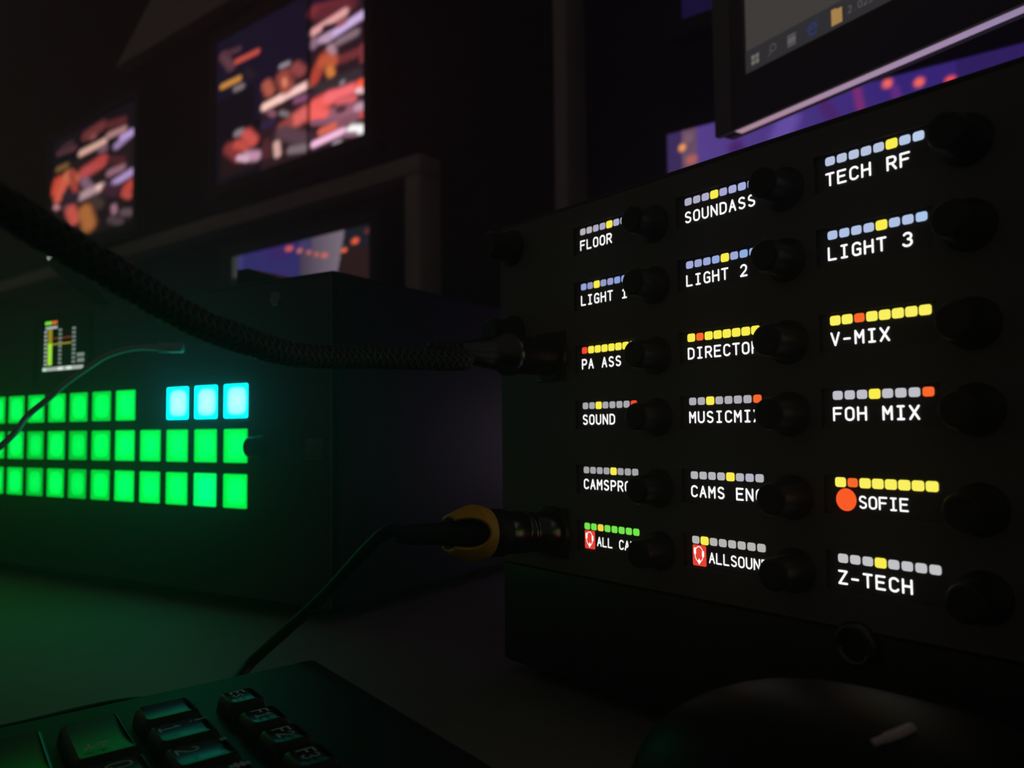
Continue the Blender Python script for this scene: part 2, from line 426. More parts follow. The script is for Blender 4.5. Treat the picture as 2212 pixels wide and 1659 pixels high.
def lamp_cap(mat, edge, mid, strength):      # brighter where the lamp sits behind the middle of the cap
    nt = mat.node_tree; b = nt.nodes['Principled BSDF']
    b.inputs['Base Color'].default_value = (0.02, 0.03, 0.03, 1); b.inputs['Roughness'].default_value = 0.4
    b.inputs['Specular IOR Level'].default_value = 0.1
    tc = nt.nodes.new('ShaderNodeTexCoord'); mp = nt.nodes.new('ShaderNodeMapping')
    mp.inputs['Location'].default_value = (-0.58, 0, -0.5)
    nt.links.new(tc.outputs['Generated'], mp.inputs['Vector'])
    sep = nt.nodes.new('ShaderNodeSeparateXYZ'); nt.links.new(mp.outputs[0], sep.inputs[0])
    def mth(op, a, b2):
        n = nt.nodes.new('ShaderNodeMath'); n.operation = op
        for i, v in enumerate((a, b2)):
            if hasattr(v, 'is_linked'): nt.links.new(v, n.inputs[i])
            else: n.inputs[i].default_value = v
        return n.outputs[0]
    ax = mth('POWER', mth('ABSOLUTE', sep.outputs[0], 0), 4.0); az = mth('POWER', mth('ABSOLUTE', sep.outputs[2], 0), 4.0)
    d = mth('POWER', mth('ADD', ax, az), 0.25)
    ramp = nt.nodes.new('ShaderNodeValToRGB')
    e = ramp.color_ramp.elements
    e[0].position = 0.1; e[0].color = (*mid, 1)
    e[1].position = 0.5; e[1].color = (*edge, 1)
    q = e.new(0.36); q.color = (*[a * 0.6 + b3 * 0.4 for a, b3 in zip(mid, edge)], 1)
    q = e.new(0.42); q.color = (*edge, 1)
    nt.links.new(d, ramp.inputs[0]); nt.links.new(ramp.outputs[0], b.inputs['Emission Color'])
    b.inputs['Emission Strength'].default_value = strength
lamp_cap(CYANM, (0.0, 0.8, 0.86), (0.11, 1.0, 1.0), 5.0)
GREENM = []
for k, (e_, m_) in enumerate((((0.0, 0.42, 0.02), (0.0, 0.86, 0.08)), ((0.0, 0.55, 0.03), (0.0, 1.0, 0.10)), ((0.0, 0.72, 0.05), (0.0, 1.0, 0.13)), ((0.0, 0.85, 0.12), (0.0, 1.0, 0.24)))):
    g = bpy.data.materials.new('green_button_cap_%d' % k); g.use_nodes = True; lamp_cap(g, e_, m_, 1.3); GREENM.append(g)
cap = MB(); cap.box(0, BW, -0.0022, -0.0008, -BH, 0, bev=0.0006, seg=2)
caps = {}
def button(col, r, mat):
    loc = (0.0014 - col * BP, 0, HB - [0, 0.02509, 0.05022][r])
    if mat.name not in caps:
        caps[mat.name] = cap.obj('button', mat, bp_, loc)
        if mat is CYANM: caps[mat.name]['label'] = 'cyan lit button'
        return
    b = caps[mat.name].copy(); COL.objects.link(b); b.parent = bp_; b.location = loc
for c in range(13):
    for r in range(3):
        if r == 0 and c < 3: button(c, r, CYANM)
        elif r == 0 and c == 3: continue
        else:
            k = 3 if (r == 2 and c == 1) else (2 if c < 5 else 1)
            if r > 0 and c in (6, 8) : k = 0
            if r == 0 and c in (5, 6, 8): k = 1
            button(c, r, GREENM[k])
# level-meter display
lc = MB(); lc.plate([-0.197, -0.128], [HB + 0.007, HB + 0.053], [(-0.1945, -0.1305, HB + 0.0095, HB + 0.0505)], 0.0022, 0.0008)
lcd = lc.obj('meter_display', PANELB, bp_)
m = MB(); m.box(-0.1945, -0.1305, -0.0014, -0.0008, HB + 0.0095, HB + 0.0505); m.obj('screen', pbr('dark_lcd_glass', (0.05, 0.052, 0.05), 0.4, 0, 0.2), lcd)
ku, kv = 1.027e-4, 5.6e-5
def L(x, y): return (-0.1862 + (x - 221) * ku, HB + 0.0502 - (y - 205) * kv)
def rect(mb, x0, x1, y0, y1, mi, lay=0):
    a = L(x0, y0); b = L(x1, y1)
    mb.add([(a[0], -0.0016 - lay * 0.0001, b[1]), (b[0], -0.0016 - lay * 0.0001, b[1]), (b[0], -0.0016 - lay * 0.0001, a[1]), (a[0], -0.0016 - lay * 0.0001, a[1])], [(0, 1, 2, 3)], mi)
m = MB()
rect(m, 238, 310, 205, 245, 1); rect(m, 310, 382, 205, 245, 2); rect(m, 245, 385, 268, 302, 0)
rect(m, 274, 326, 305, 480, 3); rect(m, 274, 326, 480, 745, 4)
for i in range(9):
    rect(m, 232, 262, 318 + i * 50, 346 + i * 50, 0)
for i in range(9):
    rect(m, 400, 438, 310 + i * 50, 338 + i * 50, 5)
    rect(m, 558, 598, 310 + i * 50, 338 + i * 50, 5)
rect(m, 330, 398, 412, 432, 6); rect(m, 440, 556, 412, 432, 6)
rect(m, 328, 556, 482, 502, 3, 1)
rect(m, 615, 698, 625, 668, 5); rect(m, 620, 698, 690, 735, 5)
rect(m, 215, 690, 770, 815, 0); rect(m, 225, 260, 775, 812, 7, 1); rect(m, 400, 460, 772, 812, 8, 1); rect(m, 500, 560, 772, 812, 8, 1)
m.obj('meter_scale', [E8(170, 182, 176), E8(115, 240, 60), E8(215, 110, 45), E8(150, 140, 30), E8(165, 235, 60), E8(120, 138, 128), E8(110, 40, 25), E8(190, 250, 200), E8(225, 240, 228)], lcd)
m = MB(); m.lathe((0.0305, 0, HB - 0.0350), (0, -1, 0), [(0.001, 0.0066), (0.0018, 0.0064), (0.002, 0.0057), (0.0085, 0.0055), (0.0092, 0.0047)], 32); m.obj('rotary_knob', KNOB, bp_)
m = MB(); m.box(0.0655, 0.0775, -0.0019, -0.001, HB - 0.042, HB - 0.0305, bev=0.0004)
m.obj('badge', pbr('grey_badge', (0.11, 0.11, 0.11), 0.4), bp_)
for x in (0.042, -0.31):
    m = MB(); m.lathe((x, 0, HB + 0.0455), (0, -1, 0), [(0.001, 0.0042), (0.002, 0.0042), (0.0026, 0.0034)], 24)
    m.lathe((x, 0, HB + 0.0455), (0, -1, 0), [(0.0026, 0.0021), (0.0029, 0.0017)], 6); m.obj('screw', pbr('grey_screw', (0.25, 0.25, 0.24), 0.35, 1.0), bp_)
# things lying on top of that box
TOPZ = DESK + HB + 0.0575
def on_b(u, y): 
    c, s = math.cos(B_ROT), math.sin(B_ROT)
    return (B_X + u * c - y * s, B_Y + u * s + y * c)

# ------------------------------------------------------------------ monitors
def blobs_colour(blobs, base, s, z, k=0.62, soft=1.38):
    r, g, b = base
    for s0, z0, s1, z1, rad, col in blobs:
        dx, dz = (s1 - s0) * k, z1 - z0
        px, pz = (s - s0) * k, z - z0
        L2 = dx * dx + dz * dz
        t = max(0, min(1, (px * dx + pz * dz) / L2)) if L2 > 1e-9 else 0
        d = math.hypot(px - dx * t, pz - dz * t) / (rad * soft)
        if d < 1.2:
            a = 1.0 if d < 0.3 else max(0, 1 - (d - 0.3) / 0.9); a = a * a * (3 - 2 * a)
            cl = lin(col); r, g, b = r + (cl[0] - r) * a, g + (cl[1] - g) * a, b + (cl[2] - b) * a
    return r, g, b
def screen_mesh(parent, x0, x1, z0, z1, y, n, mz, fn, mat, name='screen'):
    vs = []; fs = []; cs = []
    for j in range(mz + 1):
        for i in range(n + 1):
            x = x0 + (x1 - x0) * i / n; z = z0 + (z1 - z0) * j / mz
            vs.append((x, y, z)); cs.append(fn(x, z))
    for j in range(mz):
        for i in range(n): fs.append((j * (n + 1) + i, j * (n + 1) + i + 1, (j + 1) * (n + 1) + i + 1, (j + 1) * (n + 1) + i))
    me = bpy.data.meshes.new(name); me.from_pydata(vs, [], fs); me.materials.append(mat)
    at = me.attributes.new('picture', 'FLOAT_COLOR', 'POINT')
    for i, c in enumerate(cs): at.data[i].color = (*c, 1)
    o = bpy.data.objects.new(name, me); COL.objects.link(o); o.parent = parent
    return o
def wall_monitor(label, s0, s1, z0, z1, fn, group, n=90, mz=70, bez=0.022, strength=1.0):
    """origin at the lower left corner of the picture; s along the wall, z above the lens"""
    c, sn = math.cos(WROT), math.sin(WROT)
    loc = (W_ORG.x + s0 * c, W_ORG.y + s0 * sn, EYE + z0)
    t = thing('monitor', label, 'monitor', loc, WROT, group)
    w, h = s1 - s0, z1 - z0
    m = MB(); m.plate([-bez, w + bez, 0, w], [-bez, h + bez, 0, h], [(0, w, 0, h)], 0.006, 0.0)
    m.box(-bez, w + bez, 0.001, 0.03, -bez, h + bez, bev=0.003); m.obj('bezel', BEZEL, t)
    m = MB(); m.box(w / 2 - 0.05, w / 2 + 0.05, 0.03, 0.0895, h / 2 - 0.05, h / 2 + 0.05); m.obj('wall_bracket', BLACK, t)
    if fn: screen_mesh(t, 0, w, 0, h, -0.0005, n, mz, lambda x, z: fn(x + s0, z + z0), picture('lit_screen', strength))
    else:
        m = MB(); m.box(0, w, -0.0008, 0.0008, 0, h); m.obj('screen', GLASS, t)
    return t
# soft patches of the pictures on the wall monitors: along the wall, height, to, to, size, colour
S2=[(-0.483,0.861,-0.452,0.827,0.0102,(90,55,65)),(-0.429,0.832,-0.352,0.831,0.0062,(190,75,65)),(-0.422,0.858,-0.471,0.862,0.0067,(75,45,55)),(-0.486,0.79,-0.421,0.79,0.0063,(200,135,60)),(-0.432,0.77,-0.409,0.769,0.0067,(120,110,110)),(-0.388,0.798,-0.373,0.783,0.0088,(30,22,32)),(-0.322,0.7,-0.264,0.704,0.0081,(255,205,190)),(-0.264,0.704,-0.177,0.708,0.0079,(255,205,200)),(-0.316,0.747,-0.305,0.729,0.0107,(170,85,70)),(-0.258,0.748,-0.245,0.723,0.0146,(150,70,60)),(-0.215,0.756,-0.199,0.743,0.0113,(140,65,65)),(-0.255,0.74,-0.251,0.729,0.0052,(220,125,95)),(-0.265,0.773,-0.242,0.772,0.0052,(140,130,140)),(-0.212,0.685,-0.18,0.683,0.0072,(130,75,110)),(-0.305,0.685,-0.291,0.675,0.0063,(130,80,95)),(-0.264,0.672,-0.244,0.663,0.0052,(120,110,115)),(-0.211,0.645,-0.186,0.65,0.0153,(215,100,95)),(-0.26,0.642,-0.237,0.645,0.0093,(150,65,60)),(-0.298,0.658,-0.325,0.66,0.0084,(40,30,60)),(-0.26,0.628,-0.186,0.598,0.0145,(85,60,70)),(-0.426,0.666,-0.411,0.666,0.0077,(130,120,125)),(-0.389,0.654,-0.367,0.636,0.013,(200,80,75)),(-0.456,0.639,-0.418,0.613,0.0133,(130,50,50)),(-0.426,0.641,-0.396,0.63,0.0099,(190,75,65)),(-0.389,0.607,-0.352,0.599,0.0108,(190,140,165)),(-0.418,0.609,-0.388,0.6,0.0066,(210,170,190)),(-0.28,0.608,-0.276,0.586,0.0073,(210,165,155)),(-0.314,0.616,-0.314,0.594,0.0106,(75,35,40)),(-0.23,0.584,-0.185,0.578,0.0082,(120,105,110)),(-0.156,0.856,-0.066,0.837,0.0122,(120,45,50)),(-0.131,0.843,-0.049,0.831,0.014,(95,35,45)),(-0.156,0.813,-0.063,0.822,0.0081,(225,160,160)),(-0.156,0.793,-0.156,0.785,0.0081,(140,105,125)),(-0.113,0.787,-0.01,0.799,0.0083,(205,175,225)),(-0.131,0.789,-0.107,0.788,0.0076,(185,150,175)),(-0.078,0.768,-0.029,0.77,0.0078,(130,105,115)),(-0.078,0.802,-0.06,0.804,0.0059,(150,85,95)),(-0.122,0.81,-0.095,0.805,0.0056,(50,20,35)),(-0.104,0.763,-0.098,0.751,0.0079,(170,130,140)),(-0.158,0.711,-0.125,0.749,0.011,(175,65,50)),(-0.125,0.742,-0.095,0.733,0.0109,(185,85,55)),(-0.107,0.72,-0.101,0.709,0.0075,(205,120,60)),(-0.066,0.73,-0.007,0.729,0.0087,(110,45,50)),(-0.007,0.737,-0.007,0.71,0.0057,(120,50,55)),(-0.137,0.689,-0.026,0.686,0.0119,(50,42,48)),(-0.069,0.682,-0.066,0.683,0.0043,(130,125,135)),(-0.152,0.658,-0.107,0.661,0.014,(240,95,90)),(-0.107,0.663,-0.043,0.662,0.0108,(245,110,115)),(-0.155,0.64,-0.124,0.631,0.014,(245,100,95)),(-0.077,0.648,-0.037,0.641,0.0077,(215,95,100)),(-0.089,0.624,-0.015,0.616,0.0136,(150,95,110)),(-0.015,0.665,-0.007,0.665,0.0085,(250,90,65)),(-0.021,0.654,-0.007,0.65,0.0057,(240,190,195)),(-0.021,0.621,-0.01,0.619,0.0076,(190,150,170)),(-0.01,0.604,-0.007,0.603,0.0066,(200,80,70)),(-0.077,0.63,-0.066,0.629,0.0068,(75,45,55)),(-0.155,0.624,-0.066,0.606,0.006,(130,85,105)),(-0.13,0.599,-0.077,0.601,0.0079,(215,100,80)),(-0.154,0.579,-0.066,0.585,0.0067,(250,190,225)),(-0.071,0.602,-0.032,0.602,0.0087,(130,80,95)),(-0.04,0.582,-0.01,0.575,0.0085,(255,250,250)),(-0.089,0.567,-0.077,0.567,0.0054,(140,125,130)),(-0.06,0.576,-0.032,0.571,0.0048,(140,100,120))]
S1=[(-1.339,0.825,-1.239,0.818,0.0081,(85,45,55)),(-1.31,0.834,-1.263,0.837,0.0094,(60,38,45)),(-1.193,0.793,-1.06,0.795,0.0091,(225,175,160)),(-1.162,0.837,-1.077,0.842,0.0142,(110,50,50)),(-1.129,0.824,-1.119,0.824,0.0077,(140,75,75)),(-1.03,0.805,-0.95,0.803,0.0087,(180,130,130)),(-0.983,0.767,-0.907,0.783,0.0098,(160,130,180)),(-0.955,0.783,-0.902,0.784,0.0078,(190,160,220)),(-1.026,0.834,-0.956,0.826,0.0112,(90,38,42)),(-1.075,0.776,-1.054,0.774,0.0088,(120,85,105)),(-1.342,0.778,-1.289,0.777,0.0081,(120,90,50)),(-1.174,0.732,-1.073,0.741,0.0167,(190,75,75)),(-1.084,0.748,-1.063,0.746,0.0101,(185,65,60)),(-1.173,0.709,-1.134,0.678,0.0116,(130,95,115)),(-1.188,0.668,-1.07,0.671,0.0116,(185,150,155)),(-1.086,0.674,-1.076,0.672,0.007,(250,205,190)),(-1.021,0.7,-0.956,0.701,0.0099,(150,105,120)),(-0.994,0.668,-0.903,0.678,0.0098,(180,150,205)),(-1.017,0.734,-0.957,0.721,0.0099,(75,32,38)),(-1.357,0.716,-1.341,0.74,0.0149,(210,75,55)),(-1.338,0.691,-1.288,0.742,0.0134,(215,95,75)),(-1.276,0.745,-1.235,0.724,0.0146,(205,110,75)),(-1.253,0.748,-1.228,0.689,0.0092,(165,65,55)),(-1.355,0.668,-1.343,0.663,0.0075,(190,130,135)),(-1.301,0.655,-1.278,0.656,0.0074,(80,55,65)),(-1.254,0.639,-1.23,0.609,0.0157,(200,85,75)),(-1.164,0.621,-1.14,0.579,0.0191,(175,105,55)),(-1.111,0.644,-1.079,0.625,0.0126,(65,50,45)),(-0.925,0.638,-0.902,0.645,0.0143,(190,70,60)),(-0.939,0.628,-0.915,0.617,0.0084,(185,75,65)),(-0.997,0.603,-0.992,0.59,0.0078,(150,110,125)),(-0.943,0.579,-0.904,0.572,0.0096,(95,75,85)),(-1.011,0.572,-0.961,0.556,0.0097,(75,60,65)),(-1.039,0.66,-0.989,0.645,0.0148,(60,30,45)),(-1.285,0.687,-1.227,0.671,0.0132,(40,30,45))]
LO=[(-0.24,0.378,-0.229,0.377,0.0048,(215,95,90)),(-0.201,0.368,-0.198,0.368,0.0043,(205,115,105)),(-0.171,0.361,-0.168,0.36,0.0038,(200,105,100)),(-0.146,0.353,-0.144,0.352,0.0038,(205,105,100)),(-0.123,0.348,-0.118,0.347,0.0046,(215,110,95)),(-0.063,0.349,-0.06,0.349,0.0041,(250,110,75)),(-0.031,0.362,-0.028,0.362,0.0053,(250,100,65)),(0.004,0.376,0.006,0.375,0.004,(110,45,45))]
GRP = 'monitors on the back wall'
def pic2(s, z):
    base = lin((9, 7, 16))
    if s > -0.36 and z > 0.68: base = lin((17, 13, 34))
    if s < -0.175 and z > 0.58 and z > 0.76: base = lin((16, 12, 32))
    if abs(s + 0.172) < 0.005: base = lin((14, 9, 14))
    if s > -0.165 and z > 0.86: base = lin((26, 12, 42))
    if s > -0.165 and z < 0.86: base = lin((40, 22, 30))
    elif -0.335 < s < -0.18 and z < 0.75: base = lin((40, 22, 27))
    elif s < -0.36 and 0.575 < z < 0.64 and s > -0.49: base = lin((30, 15, 19))
    r = blobs_colour(S2, base, s, z)
    if abs(s + 0.172) < 0.006: r = tuple(0.35 * v for v in r)
    return r
wall_monitor('upper wall monitor with the larger red and white split picture, above the grey rail', -0.512, 0.0, 0.560, 0.90, pic2, GRP, 150, 100, strength=1.2)
def pic1(s, z):
    base = (lin((30, 18, 22)) if s > -1.3 and z > 0.6 else lin((22, 13, 15))) if z < 0.78 else lin((9, 8, 17))
    return blobs_colour(S1, base, s, z, 0.47)
wall_monitor('leftmost wall monitor, its red and white picture cut by the thick black cable', -1.39, -0.885, 0.545, 0.87, pic1, GRP, 120, 90, strength=1.1)
def piclow(s, z):
    if s < -0.418: base = lin((58, 58, 60)) if s > -0.44 and z > 0.34 else lin((8, 9, 9))
    elif s < -0.20: base = lin((60, 56, 118)) if s < -0.40 else lin((50, 44, 104))
    else: base = None
    if base is None:
        if s < -0.205 + (z - 0.35) * 0.1: base = lin((40, 33, 92))
        elif s < -0.075 + (z - 0.33) * 0.27:
            t = min(1, max(0, (s + 0.2) / 0.12)); base = tuple(a + (b - a) * t for a, b in zip(lin((66, 56, 78)), lin((122, 108, 122))))
            if z > 0.362 and s < -0.16: base = lin((66, 60, 104))
        elif z > 0.35: base = lin((26, 30, 38))
        else: base = lin((42, 24, 25))
    if s > -0.31 and s < -0.22 and z > 0.36: base = lin((56, 38, 104))
    return blobs_colour(LO, base, s, z)
wall_monitor('lower wall monitor with a grey patch and a row of small orange stage lights', -0.455, 0.016, 0.125, 0.388, piclow, GRP, 130, 70, bez=0.024)
def picstage(s, z):
    t = min(1, max(0, (s - 0.68) / 0.25))
    top = tuple(a + (b - a) * t for a, b in zip(lin((88, 64, 142)), lin((54, 36, 118))))
    if s > 0.99: top = lin((48, 30, 96))
    base = top
    if s < 0.651: base = lin((60, 44, 92))
    elif s < 0.676: base = lin((104, 78, 104))
    if z < 0.34:
        q = min(1, (0.34 - z) / 0.04); dk = lin((22, 14, 44))
        base = tuple(u + (v - u) * q for u, v in zip(base, dk))
    if z < 0.06:  # unseen bright band, added for the near monitor's bottom lip to mirror
        q = min(1, (0.06 - z) / 0.03); a = min(1, max(0, (s - 0.62) / 0.4))
        lip_band = tuple(p + (w - p) * a for p, w in zip(lin((200, 154, 162)), lin((190, 166, 212))))
        base = tuple(u + (v - u) * q for u, v in zip(base, lip_band))
    return blobs_colour(STG, base, s, z, 1.05, 1.0)
STG = [(0.884, 0.408, 0.888, 0.380, 0.007, (122, 44, 118)), (0.926, 0.396, 0.932, 0.372, 0.007, (98, 42, 128)), (0.80, 0.39, 0.79, 0.37, 0.02, (102, 78, 164)), (0.845, 0.40, 0.86, 0.37, 0.011, (74, 36, 108)), (0.73, 0.37, 0.735, 0.35, 0.015, (74, 38, 108)),
       (0.918, 0.405, 0.919, 0.405, 0.0068, (255, 108, 92)), (0.952, 0.397, 0.953, 0.397, 0.0068, (255, 108, 92)), (0.984, 0.390, 0.985, 0.390, 0.0068, (255, 88, 84)),
       (0.652, 0.388, 0.653, 0.388, 0.0065, (255, 165, 90)), (0.664, 0.368, 0.668, 0.368, 0.009, (180, 100, 95)), (0.662, 0.40, 0.663, 0.40, 0.009, (128, 92, 108))]
wall_monitor('large wall monitor glowing purple behind the intercom panel, with three red lights', 0.630, 1.40, -0.10, 0.4115, picstage, GRP, 300, 180, bez=0.02)
wall_monitor('dark blue upper wall monitor, mostly hidden behind the near monitor', 0.657, 1.18, 0.567, 0.88, lambda s, z: lin((22, 14, 52)), GRP, 4, 4)

# near monitor standing behind the intercom panel
M_ROT = math.radians(-59.5715)
mon = thing('monitor', 'near desktop monitor at upper right with a grey desktop and taskbar', 'monitor', (0.1428, 0.5, EYE + 0.187), M_ROT)
MW, MHT = 0.55, 0.36
m = MB()
m.plate([-0.0165, 0.0085, MW - 0.0255, MW], [0.0012, 0.033, MHT - 0.02, MHT], [(0.0085, MW - 0.0255, 0.033, MHT - 0.02)], 0.0, -0.004)
m.box(-0.0165, MW, 0.004, 0.016, 0.0012, MHT, bev=0.003)
m.obj('bezel', pbr('satin_grey_black_bezel', (0.075, 0.066, 0.062), 0.5, 0, 0.3), mon)
m = MB(); m.box(-0.0165, -0.0020, -0.0006, 0.0, 0.0016, MHT); m.obj('side_trim', pbr('grey_side_trim', (0.22, 0.19, 0.17), 0.5, 0, 0.3), mon)
m = MB(); m.box(0.08, MW - 0.09, 0.016, 0.05, 0.06, MHT - 0.04, bev=0.01); m.obj('back_cover', BEZEL, mon)
m = MB(); m.box(0.0, MW, 0.0, 0.0066, 0.0, 0.0016); m.obj('bottom_lip', ALU, mon)
scr = MB(); scr.box(0.0085, MW - 0.0255, 0.0028, 0.0038, 0.033, MHT - 0.02)
scr = scr.obj('screen', E8(64, 61, 58), mon)
m = MB(); m.box(0.0085, MW - 0.0255, 0.0022, 0.0027, 0.0331, 0.0485)
tb = m.obj('taskbar', E8(46, 45, 48), scr)
def flat(mb, pts, y, mi=0): mb.add([(x, y, z) for x, z in pts], [tuple(range(len(pts)))], mi)
def sq(x0, x1, z0, z1): return [(x0, z0), (x1, z0), (x1, z1), (x0, z1)]
m = MB(); TY = 0.002
X, Z = 0.0165, 0.0408
for i in (0, 1):
    for j in (0, 1): flat(m, sq(X - 0.003 + i * 0.0033, X - 0.0003 + i * 0.0033, Z - 0.003 + j * 0.0033, Z - 0.0003 + j * 0.0033), TY)
m.obj('start_icon', E8(112, 110, 100), scr)
m = MB(); t3 = lambda x, z: (x, TY, z)
strokes(m, [arc(0.0305, 0.0422, 0.0022, 0.0022, 0, 360, 14), [(0.0288, 0.0404), (0.0272, 0.0380)]], 0.0007, t3); m.obj('search_icon', E8(80, 78, 78), scr)
m = MB(); X = 0.0445
flat(m, sq(X - 0.003, X + 0.003, 0.0388, 0.0428), TY); flat(m, sq(X - 0.003, X + 0.003, 0.0434, 0.0443), TY); flat(m, sq(X - 0.003, X + 0.003, 0.0373, 0.0382), TY); m.obj('task_icon', E8(96, 94, 93), scr)
m = MB(); strokes(m, [arc(0.0595, 0.0408, 0.003, 0.0032, 10, 320, 16) + [], [(0.0568, 0.0412), (0.0624, 0.0412)]], 0.0013, t3); m.obj('browser_icon', E8(42, 54, 98), scr)
m = MB(); flat(m, [(0.0722, 0.0364), (0.0792, 0.0364), (0.0792, 0.0448), (0.076, 0.0448), (0.0752, 0.0457), (0.0722, 0.0457)], TY); m.obj('folder_icon', E8(172, 134, 76), scr)
m = MB(); write(m, '2.02_SHOW', 0.083, 0.0392, 0.0032, 0.0022, 0.0036, 0.0005, t3); m.obj('taskbar_text', E8(92, 88, 87), scr)
m = MB(); m.tube([(MW / 2, 0.085, MHT / 2), (MW / 2, 0.085, DESK - EYE - 0.187 + 0.012)], 0.016, 20)
m.box(MW / 2 - 0.03, MW / 2 + 0.03, 0.05, 0.085, MHT / 2 - 0.03, MHT / 2 + 0.03); m.obj('stand_post', BLACK, mon)
m = MB(); m.lathe((MW / 2, 0.085, DESK - EYE - 0.187), (0, 0, 1), [(0, 0.085), (0.008, 0.085), (0.012, 0.08)], 40); m.obj('stand_base', BLACK, mon)

CABLE_RUN = [(-0.016, 0.262, 0.0227), (-0.0415, 0.235, 0.0215), (-0.0559, 0.208, 0.0199), (-0.0648, 0.185, 0.0223), (-0.0705, 0.168, 0.0255), (-0.0744, 0.15, 0.0299), (-0.0801, 0.138, 0.0344), (-0.0870, 0.128, 0.0392), (-0.1120, 0.108, 0.0480), (-0.17, 0.07, 0.052), (-0.22, 0.04, 0.0), (-0.26, 0.05, -0.055), (-0.27, 0.10, -0.082), (-0.27, 0.15, -0.0935), (-0.26, 0.2, -0.0935)]
GOOSE = [(-0.1763, 0.43, 0.0453), (-0.189, 0.43, 0.0456), (-0.1961, 0.428, 0.0455), (-0.203, 0.424, 0.0444), (-0.212, 0.42, 0.0407), (-0.2201, 0.415, 0.0336), (-0.2282, 0.41, 0.0255), (-0.2337, 0.405, 0.0178), (-0.241, 0.4, 0.0091), (-0.2448, 0.385, -0.0059), (-0.275, 0.36, -0.04), (-0.29, 0.355, -0.08)]
# ------------------------------------------------------------------ cables plugged into the intercom panel
def pw(x, y, z): return Vector((x, y, z + EYE))
dA = Vector((0.62373, -0.78164, 0)); nA = Vector((-0.78164, -0.62373, 0))
def on_a(u, v, t): return Vector((A_X, A_Y, A_Z + v)) + dA * u + nA * t
cb = thing('cable', 'thick black braided headset cable sweeping across from upper left to the intercom panel', 'cable', on_a(-0.016, -0.047, 0.0035))
def rel(o, pts): return [Vector(p) - o.location for p in pts]
jp = on_a(-0.016, -0.047, 0)
m = MB()
m.lathe(Vector(jp) - cb.location, nA, [(0.0036, 0.0072), (0.020, 0.0072), (0.0205, 0.0079), (0.024, 0.0079), (0.0245, 0.0066), (0.033, 0.0055), (0.045, 0.0034)], 32)
m.obj('plug', DARKSTEEL, cb)
run = [jp + nA * 0.040, jp + nA * 0.055] + [pw(*q) for q in CABLE_RUN]
pts = smoothpath(run, 14)
n = len(pts)
m = MB(); m.tube(rel(cb, pts), 0.0030, 14); sl = m.obj('sleeve', BRAID, cb)
m = MB()                                                   # the two raised strands wound round the sleeve
for ph in range(6):
    for sgn in (1, -1):
        P = []; acc = 0
        for i in range(0, len(pts)):
            p = pts[i]; t = (pts[min(i + 1, n - 1)] - pts[max(i - 1, 0)]).normalized()
            x = t.cross(Vector((0, 0, 1))).normalized(); y = x.cross(t)
            if i: acc += (pts[i] - pts[i - 1]).length
            P.append((p, x, y, acc))
        Q = []
        for i in range(len(P) - 1):
            for k in range(3):
                f = k / 3; p = P[i][0].lerp(P[i + 1][0], f); a = sgn * (P[i][3] + (P[i + 1][3] - P[i][3]) * f) / 0.016 * 2 * PI + ph * PI / 3
                Q.append(p + (P[i][1] * math.cos(a) + P[i][2] * math.sin(a)) * 0.0030)
        m.tube(rel(cb, Q), 0.00042, 4)
m.obj('braid', pbr('dark_grey_braid_strand', (0.05, 0.052, 0.05), 0.35, 0, 0.5), cb)

yc = thing('cable', 'black cable with a yellow-collared plug, running down left under the keyboard', 'cable', on_a(-0.016, -0.1140, 0.0035))
jq = on_a(-0.016, -0.1140, 0); jl = Vector(jq) - yc.location
nY = (nA + Vector((0, 0, 0.07))).normalized()
m = MB(); m.lathe(jl, nY, [(0.0025, 0.0074), (0.0125, 0.0074), (0.0128, 0.0068), (0.0145, 0.0068), (0.0148, 0.0076), (0.0165, 0.0076), (0.0168, 0.0070), (0.0185, 0.0070), (0.0188, 0.0078), (0.027, 0.0078)], 36); m.obj('plug', DARKSTEEL, yc)
m = MB(); m.lathe(jl, nY, [(0.0265, 0.0080), (0.0275, 0.0086), (0.0345, 0.0086), (0.036, 0.0082)], 36); m.obj('locking_ring', RUBBER, yc)
# yellow collar: a tapering shell with two long notches, one facing the lens
side = Vector((0, 0, 1)).cross(nY).normalized(); upv = nY.cross(side)
ang0 = math.radians(6)
NA, NT = 72, 20
outer = []; inner = []
T0 = 0.0345
def coll_r(t):
    x = (t - T0) / 0.0185
    return 0.0090 + 0.0012 * math.sin(min(1, x * 2.6) * PI / 2) - 0.0052 * (max(0, x - 0.25) / 0.75) ** 1.3
def tend(a):                                               # length of the shell at this angle: two rounded notches
    d = min(abs((a - ang0 + PI) % (2 * PI) - PI), abs((a - ang0) % (2 * PI) - PI))     # 0 in the middle of a notch
    x = min(1, d / 0.85)
    return T0 + 0.0040 + 0.0112 * (1 - (1 - x ** 1.8) ** 0.7)
for i in range(NA):
    a = 2 * PI * i / NA; te = tend(a); dr = side * math.cos(a) + upv * math.sin(a)
    outer.append([jl + nY * (T0 + (te - T0) * j / NT) + dr * coll_r(T0 + (te - T0) * j / NT) for j in range(NT + 1)])
    inner.append([jl + nY * (T0 + (te - T0) * j / NT) + dr * (coll_r(T0 + (te - T0) * j / NT) - 0.0012) for j in range(NT + 1)])
m = MB(); vs = [p for r in outer for p in r] + [p for r in inner for p in r]; fs = []; N1 = NT + 1; off = NA * N1
for i in range(NA):
    k = (i + 1) % NA
    for j in range(NT):
        fs.append((i * N1 + j, k * N1 + j, k * N1 + j + 1, i * N1 + j + 1))
        fs.append((off + i * N1 + j, off + i * N1 + j + 1, off + k * N1 + j + 1, off + k * N1 + j))
    fs.append((i * N1 + NT, k * N1 + NT, off + k * N1 + NT, off + i * N1 + NT))
    fs.append((i * N1, off + i * N1, off + k * N1, k * N1))
